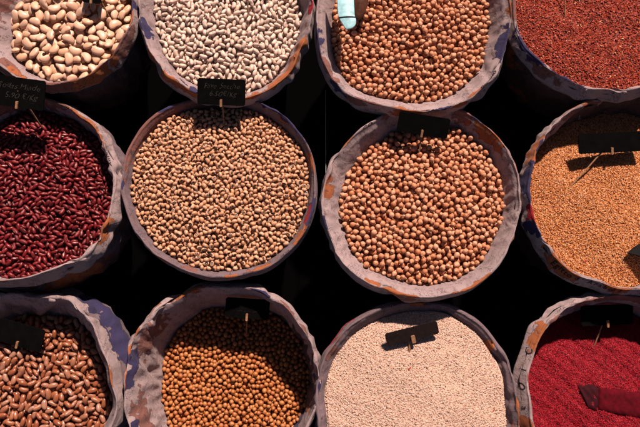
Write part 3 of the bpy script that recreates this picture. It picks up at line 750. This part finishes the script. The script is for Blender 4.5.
def price_card(S, TL, TR, BL, zb, lean, base, label, lines=(), mat=None, stick_r=1.1, stickmat=None):
    """card from three photographed corners; zb height of its lower edge over the rim plane, lean = rise of the upper edge (m)"""
    z = S.zc+zb
    p_bl = at(BL[0], BL[1], z); p_tl = at(TL[0], TL[1], z+lean); p_tr = at(TR[0], TR[1], z+lean)
    ux = p_tr-p_tl; w = np.linalg.norm(ux); ux /= w
    uy = p_tl-p_bl; h = np.linalg.norm(uy); uy = uy-ux*(uy@ux); uy /= np.linalg.norm(uy)
    uz = np.cross(ux, uy); c = (p_bl+p_tr)/2
    bx, by = base
    bl = None
    # foot of the stick on the heap surface
    zz = S.zc-S.h
    for _ in range(5):
        q = at(bx, by, zz); zz = S.zc+float(S.heap(q[0]-S.C[0], q[1]-S.C[1]))
    q = at(bx, by, zz)
    root = empty('price_card', q); tag(root, label, 'price card', 'black price cards on sticks')
    V, F = box_verts(c, ux, uy, uz, w, h, .0016, .002)
    mesh_np('card', V, F, mat or SLATE, False, None, root, q)
    top = c-uy*h*.12-uz*.0022
    top2 = c-uy*h*.5
    # stick is clipped behind the card and pushed into the heap
    dn = q-(c-uz*.0022); dn /= np.linalg.norm(dn)
    V, F = tube(q+dn*.012, c-uz*.0022-dn*h*.1, .001*stick_r*.8, .001*stick_r, 8, .0003)
    mesh_np('stick', V, F, stickmat or WOOD, True, None, root, q)
    V, F = box_verts(c-uy*h*.42+uz*.002, ux, uy, uz, .0024*stick_r, .009, .0026, .0006)
    mesh_np('clip', V, F, stickmat or WOOD, False, None, root, q)
    if lines:
        VV = []; TT = []; b = 0
        for (s, ox, oy, size, sh) in lines:
            tv, tt = text_mesh(s, size, sh, 1.05, -.00016, .055)
            VV.append(c+uz*.0012+ux[None]*(tv[:, :1]+ox*w)+uy[None]*(tv[:, 1:2]+oy*h)); TT.append(tt+b); b += len(tv)
        mesh_np('writing', np.vstack(VV), np.vstack(TT), CHALK, False, None, root, q)
    return root

price_card(sacks[5], (-8, 74), (45, 81), (-8, 104), .020, .012, (42, 128), 'black chalk-lettered price card above the kidney beans, overlapping the cream butter beans', [('Todas Minde', .0, .2, .0095, .3), ('5,90 \u20ac/Kg', .06, -.12, .0095, .3)])
price_card(sacks[6], (195, 78), (243, 80), (200, 104), .020, .012, (224, 127), 'black chalk-lettered price card above the black-eyed peas, overlapping the white bean sack', [('Fave Secche', .0, .22, .0085, .3), ('6,50\u20ac/Kg', .03, -.08, .0085, .3)])
price_card(sacks[7], (398, 111), (449, 119), (398, 131), .004, .012, (418, 157), 'black price card leaning on the far rim of the middle row chickpea sack')
price_card(sacks[8], (580, 134), (646, 131), (577, 154), -.018, .008, (571, 186), 'black price card on a long slanting stick in the orange grain')
price_card(sacks[9], (-8, 318), (38, 331), (2, 339), -.030, .006, (22, 352), 'black price card tilted low over the speckled brown beans')
price_card(sacks[10], (226, 297), (270, 300), (225, 317), -.024, .006, (246, 337), 'black price card in deep shade at the back of the soybeans', [('- -- - --- ---', 0, .15, .006, .1), ('--- - -- ---', 0, -.12, .006, .1)])
price_card(sacks[11], (384, 334), (436, 321), (388, 346), .002, .006, (409, 350), 'dark price card lying nearly flat above the pale rice', mat=DUSTY, stick_r=1.9)
price_card(sacks[12], (580, 306), (632, 304), (582, 326), -.030, .006, (595, 343), 'black price card lost in the shade at the back of the crimson spice')
price_card(sacks[1], (82, -30), (101, -28), (85, 2), .004, .010, (107, 13), 'dark price card at the top edge of the photo in the cream butter beans')
price_card(sacks[2], (222, -42), (272, -42), (222, -20), .008, .012, (248, 15), 'price card above the photo whose thin stick stands in the small white beans', stick_r=.8)
price_card(sacks[4], (540, -45), (590, -45), (540, -25), .012, .012, (565, 16), 'price card above the photo whose pale stick stands in the chilli flakes', stick_r=.7)

# ------------------------------------------------------------------ scoops
BLUE = simple('pale_blue_enamel', (.25, .47, .52), .4, .4, 120)
BROWN = simple('brown_scoop_inside', (.09, .032, .017), .6, .3, 200)
BLACKM = simple('black_plastic', (.003, .003, .003), .6, .15)
S = sacks[3]
def scoop_blue():
    root = empty('scoop', at(345, 10, S.zc-.02)); tag(root, 'pale blue scoop with a rounded end standing in the top row chickpeas', 'scoop')
    org = np.array(root.location)
    def tongue(pix0, pix1, hw, z0, z1, bulge, endr, name, mat, t0=0.0, t1=1.0, off=0.0, nu=40, nv=24, skew=0.0, th=.0022):
        A = at(pix0[0], pix0[1], z0); B = at(pix1[0], pix1[1], z1)
        ux = B-A; L = np.linalg.norm(ux); ux /= L; uy = np.cross([0, 0, 1.], ux); uy /= np.linalg.norm(uy); uz = np.cross(ux, uy)
        T, W = np.meshgrid(t0+(t1-t0)*np.linspace(0, 1, nu)**1.5, np.linspace(-1, 1, nv), indexing='ij')
        d = np.clip(T*L/endr, 0, 1); w = hw*np.sqrt(np.maximum(0, 1-(1-d)**2))+.0002
        P = A+(T*L)[..., None]*ux+((W+skew*(1-d))*w)[..., None]*uy+(bulge*(1-W**2)*np.sqrt(d)+off)[..., None]*uz
        top = P.reshape(-1, 3); bot = (P-uz*th).reshape(-1, 3)
        I = np.arange(nu*nv).reshape(nu, nv); n = nu*nv
        F = np.stack([I[:-1, :-1], I[1:, :-1], I[1:, 1:], I[:-1, 1:]], -1).reshape(-1, 4)
        r = np.concatenate([I[:-1, 0], I[-1, :-1], I[:0:-1, -1], I[0, :0:-1]]); k = len(r); r2 = r[(np.arange(k)+1) % k]
        mesh_np(name, np.vstack([top, bot]), [F, F[:, ::-1]+n, np.stack([r, r+n, r2+n, r2], -1)], mat, True, None, root, org)
    z = S.zc+.030
    tongue((347, 29), (344, -34), .0098, z, z+.004, .0018, .017, 'handle', BLUE, skew=-.6)
    tongue((347, 29), (344, -34), .0099, z, z+.004, .0018, .017, 'seam', BLACKM, t0=.17, t1=.188, off=.0004, nu=3, skew=-.6)
    tongue((357, 20), (369, -36), .0085, z-.030, z-.008, .006, .020, 'brown_side', BROWN)
scoop_blue()

S = sacks[12]
DUST = NT('crimson_dust'); g = DUST.n('ShaderNodeNewGeometry')
DUST.l(DUST.ramp(DUST.noise(g.outputs['Position'], 160, 6, .75), [(.3, (.03, .0015, .004)), (.7, (.09, .002, .007))]), DUST.b.inputs['Base Color']); DUST.b.inputs['Roughness'].default_value = .95; DUST.b.inputs['Specular IOR Level'].default_value = .08
DUST.bump(DUST.noise(g.outputs['Position'], 900, 3), .5, .0006)
SHADEDUST = simple('dusty_shade_sheet', (.022, .0015, .004), .8, .1, 220)  # dust colour darkened to carry the shade of a hollow in the spice
def scoop_red():
    def hp(px, py):
        zz = S.zc-S.h
        for _ in range(4):
            q = at(px, py, zz); zz = S.zc+float(S.heap(q[0]-S.C[0], q[1]-S.C[1]))
        return at(px, py, zz)
    org = hp(612, 402); root = empty('scoop', org)
    tag(root, 'flat square scoop coated in crimson dust, half sunk in the ground spice', 'scoop')
    A0, A1 = hp(570, 394), hp(668, 410)
    ux = A1-A0; L = np.linalg.norm(ux); ux /= L; uy = np.cross([0, 0, 1.], ux); uy /= np.linalg.norm(uy)
    def grid(u0, u1, hw0, hw1, hf, name, nu=50, nv=34, skew=0.0, mat=None):
        U, W = np.meshgrid(np.linspace(u0, u1, nu), np.linspace(-1, 1, nv), indexing='ij')
        hw = hw0+(hw1-hw0)*(U-u0)/(u1-u0)
        U2 = U+skew*(1-(U-u0)/(u1-u0))*(1-W)/2
        P = A0+U2[..., None]*L*ux+(W*hw)[..., None]*uy
        Z = S.zc+S.heap(P[..., 0]-S.C[0], P[..., 1]-S.C[1])+hf((U-u0)/(u1-u0), W)
        Z += .0003*np.sin(P[..., 0]*310)*np.sin(P[..., 1]*270+1)+.0002*np.sin(P[..., 0]*730+P[..., 1]*500)
        P[..., 2] = Z; top = P.reshape(-1, 3)
        I = np.arange(nu*nv).reshape(nu, nv)
        F = np.stack([I[:-1, :-1], I[1:, :-1], I[1:, 1:], I[:-1, 1:]], -1).reshape(-1, 4)
        rimi = np.concatenate([I[:-1, 0], I[-1, :-1], I[:0:-1, -1], I[0, :0:-1]])
        n = len(top); bot = top[rimi]-np.array([0, 0, .006]); k = len(rimi)
        B = np.stack([rimi[np.arange(k)], n+np.arange(k), n+(np.arange(k)+1) % k, rimi[(np.arange(k)+1) % k]], -1)
        mesh_np(name, np.vstack([top, bot]), [F, B], mat or DUST.m, True, None, root, org)
    # flat covered body, then a dark sheet painted in for the shaded hollow
    grid(.27, 1.0, .0155, .018, lambda t, w: .0036-.0056*np.abs(w)**5-.0035*np.clip(1-t/.03, 0, 1), 'body')
    grid(.03, .275, .0150, .0165, lambda t, w: .0022-.0012*t-.004*np.abs(w)**6-.004*np.clip(1-t/.12, 0, 1)**2, 'dark_sheet', skew=.16, mat=SHADEDUST)
scoop_red()

S = sacks[8]
def dark_tip():
    z = S.zc-.030
    q = at(640, 250, z); root = empty('scoop', q); tag(root, 'black pointed scoop tip at the right edge of the orange grain', 'scoop')
    pix = [(627, 253), (634, 247), (644, 241), (670, 236), (672, 262), (646, 258), (636, 255)]
    P = np.array([at(x, y, z+.0004*(x-627)) for x, y in pix]); n = len(P)
    V = np.vstack([P+[0, 0, .0012], P-[0, 0, .002]])
    F4 = [(i, (i+1) % n, (i+1) % n+n, i+n) for i in range(n)]
    mesh_np('dark_sheet', V, [np.array(F4), np.array([tuple(range(n)), tuple(range(2*n-1, n-1, -1))])], BLACKM, False, None, root, q)
    V, F = tube(at(660, 247, z+.006), at(705, 232, z+.02), .004, .005, 12); mesh_np('handle', V, F, BLACKM, True, None, root, q)
dark_tip()

# a few stray red flakes fallen on neighbouring heaps
REDF = simple('stray_flake_red', (.3, .01, .013), .6, .2)
for (k, px, py, ln, lab) in ((11, 410, 368, 5, 'tiny red flake on the rice just in front of its price card'), (11, 494, 410, 4, 'tiny red flake on the rice near the right rim'), (8, 585, 261, 4, 'tiny red flake near the rim lettering of the orange grain sack'), (8, 622, 268, 3, 'tiny red flake by the near rim of the orange grain, right of the other')):
    S = sacks[k]; zz = S.zc-S.h
    for _ in range(4):
        q = at(px, py, zz); zz = S.zc+float(S.heap(q[0]-S.C[0], q[1]-S.C[1]))+.001
    d = np.array([.8, .6, .1]); V, F = tube(q-d*ln*.0005, q+d*ln*.0005, .0008, .0004, 5, .0004)
    o = mesh_np('red_flake', V, F, REDF, False, None, None, q); tag(o, lab, 'flake', 'stray red flakes')

# ------------------------------------------------------------------ stepped stand, ground, rod
BLK = simple('black_cloth', (.0012, .001, .0012), 1, 0)
org = np.array([0, 0, -.5]); stand = empty('stepped_stand', org); tag(stand, 'black stepped stand under all the sacks', 'display stand')
for r in range(3):
    zt = ZROW[r]-.2002
    y1 = at(320, (97, 97, 289)[r] if r else 97, ZROW[r]-.2)[1]
    ys = [(.085, .62), (-.14, .085), (-.62, -.14)][r]
    c = np.array([0, (ys[0]+ys[1])/2, (zt-.5)/2])
    V, F = box_verts(c, np.array([1., 0, 0]), np.array([0, 1., 0]), np.array([0, 0, 1.]), 2.4, ys[1]-ys[0]-.003*0, zt+.5, .0005)
    mesh_np('step', V, F, BLK, False, None, stand, org)
g = 6.0
o = mesh_np('ground', [(-g, -g, -.501), (g, -g, -.501), (g, g, -.501), (-g, g, -.501)], np.array([(0, 1, 2, 3)]), simple('dark_ground', (.02, .018, .018), .9, .1, 20), False); tag(o, 'dark ground under the stand', None, None, 'structure')
p0 = at(325.5, 90, ZROW[1]-.06); p1 = at(326, 195, ZROW[1]-.06)
V, F = tube(p0, p1, .0006, .0006, 6)
o = mesh_np('metal_rod', V, F, simple('rod_metal', (.25, .25, .27), .4, .5), True, None, None, p0); tag(o, 'thin grey rod in the dark gap between the black-eyed peas and chickpeas', 'rod')

# ------------------------------------------------------------------ light
SUN_EL = R_(47.5); SUN_AZ = R_(18)       # azimuth from +y towards +x
sd = Vector((math.sin(SUN_AZ)*math.cos(SUN_EL), math.cos(SUN_AZ)*math.cos(SUN_EL), math.sin(SUN_EL)))
ld = bpy.data.lights.new('sun', 'SUN'); ld.energy = 5.0; ld.angle = R_(2.0); ld.color = (1, .79, .67)
lo = bpy.data.objects.new('sun', ld); COL.objects.link(lo); lo.rotation_euler = sd.to_track_quat('Z', 'Y').to_euler(); lo.location = (1, 2, 3)
w = bpy.data.worlds.new('World'); scene.world = w; w.use_nodes = True
nt = w.node_tree; bg = nt.nodes['Background']
sky = nt.nodes.new('ShaderNodeTexSky'); sky.sky_type = 'NISHITA'; sky.sun_disc = False; sky.sun_elevation = SUN_EL; sky.sun_rotation = SUN_AZ; sky.air_density = .5; sky.dust_density = .4
mxs = nt.nodes.new('ShaderNodeMix'); mxs.data_type = 'RGBA'; mxs.blend_type = 'MULTIPLY'; mxs.inputs[0].default_value = 1; mxs.inputs[7].default_value = (.95, .78, .68, 1)
nt.links.new(sky.outputs[0], mxs.inputs[6]); nt.links.new(mxs.outputs[2], bg.inputs['Color']); bg.inputs['Strength'].default_value = .05
scene.view_settings.view_transform = 'Standard'; scene.view_settings.look = 'None'; scene.view_settings.exposure = 0.92; scene.view_settings.gamma = 1
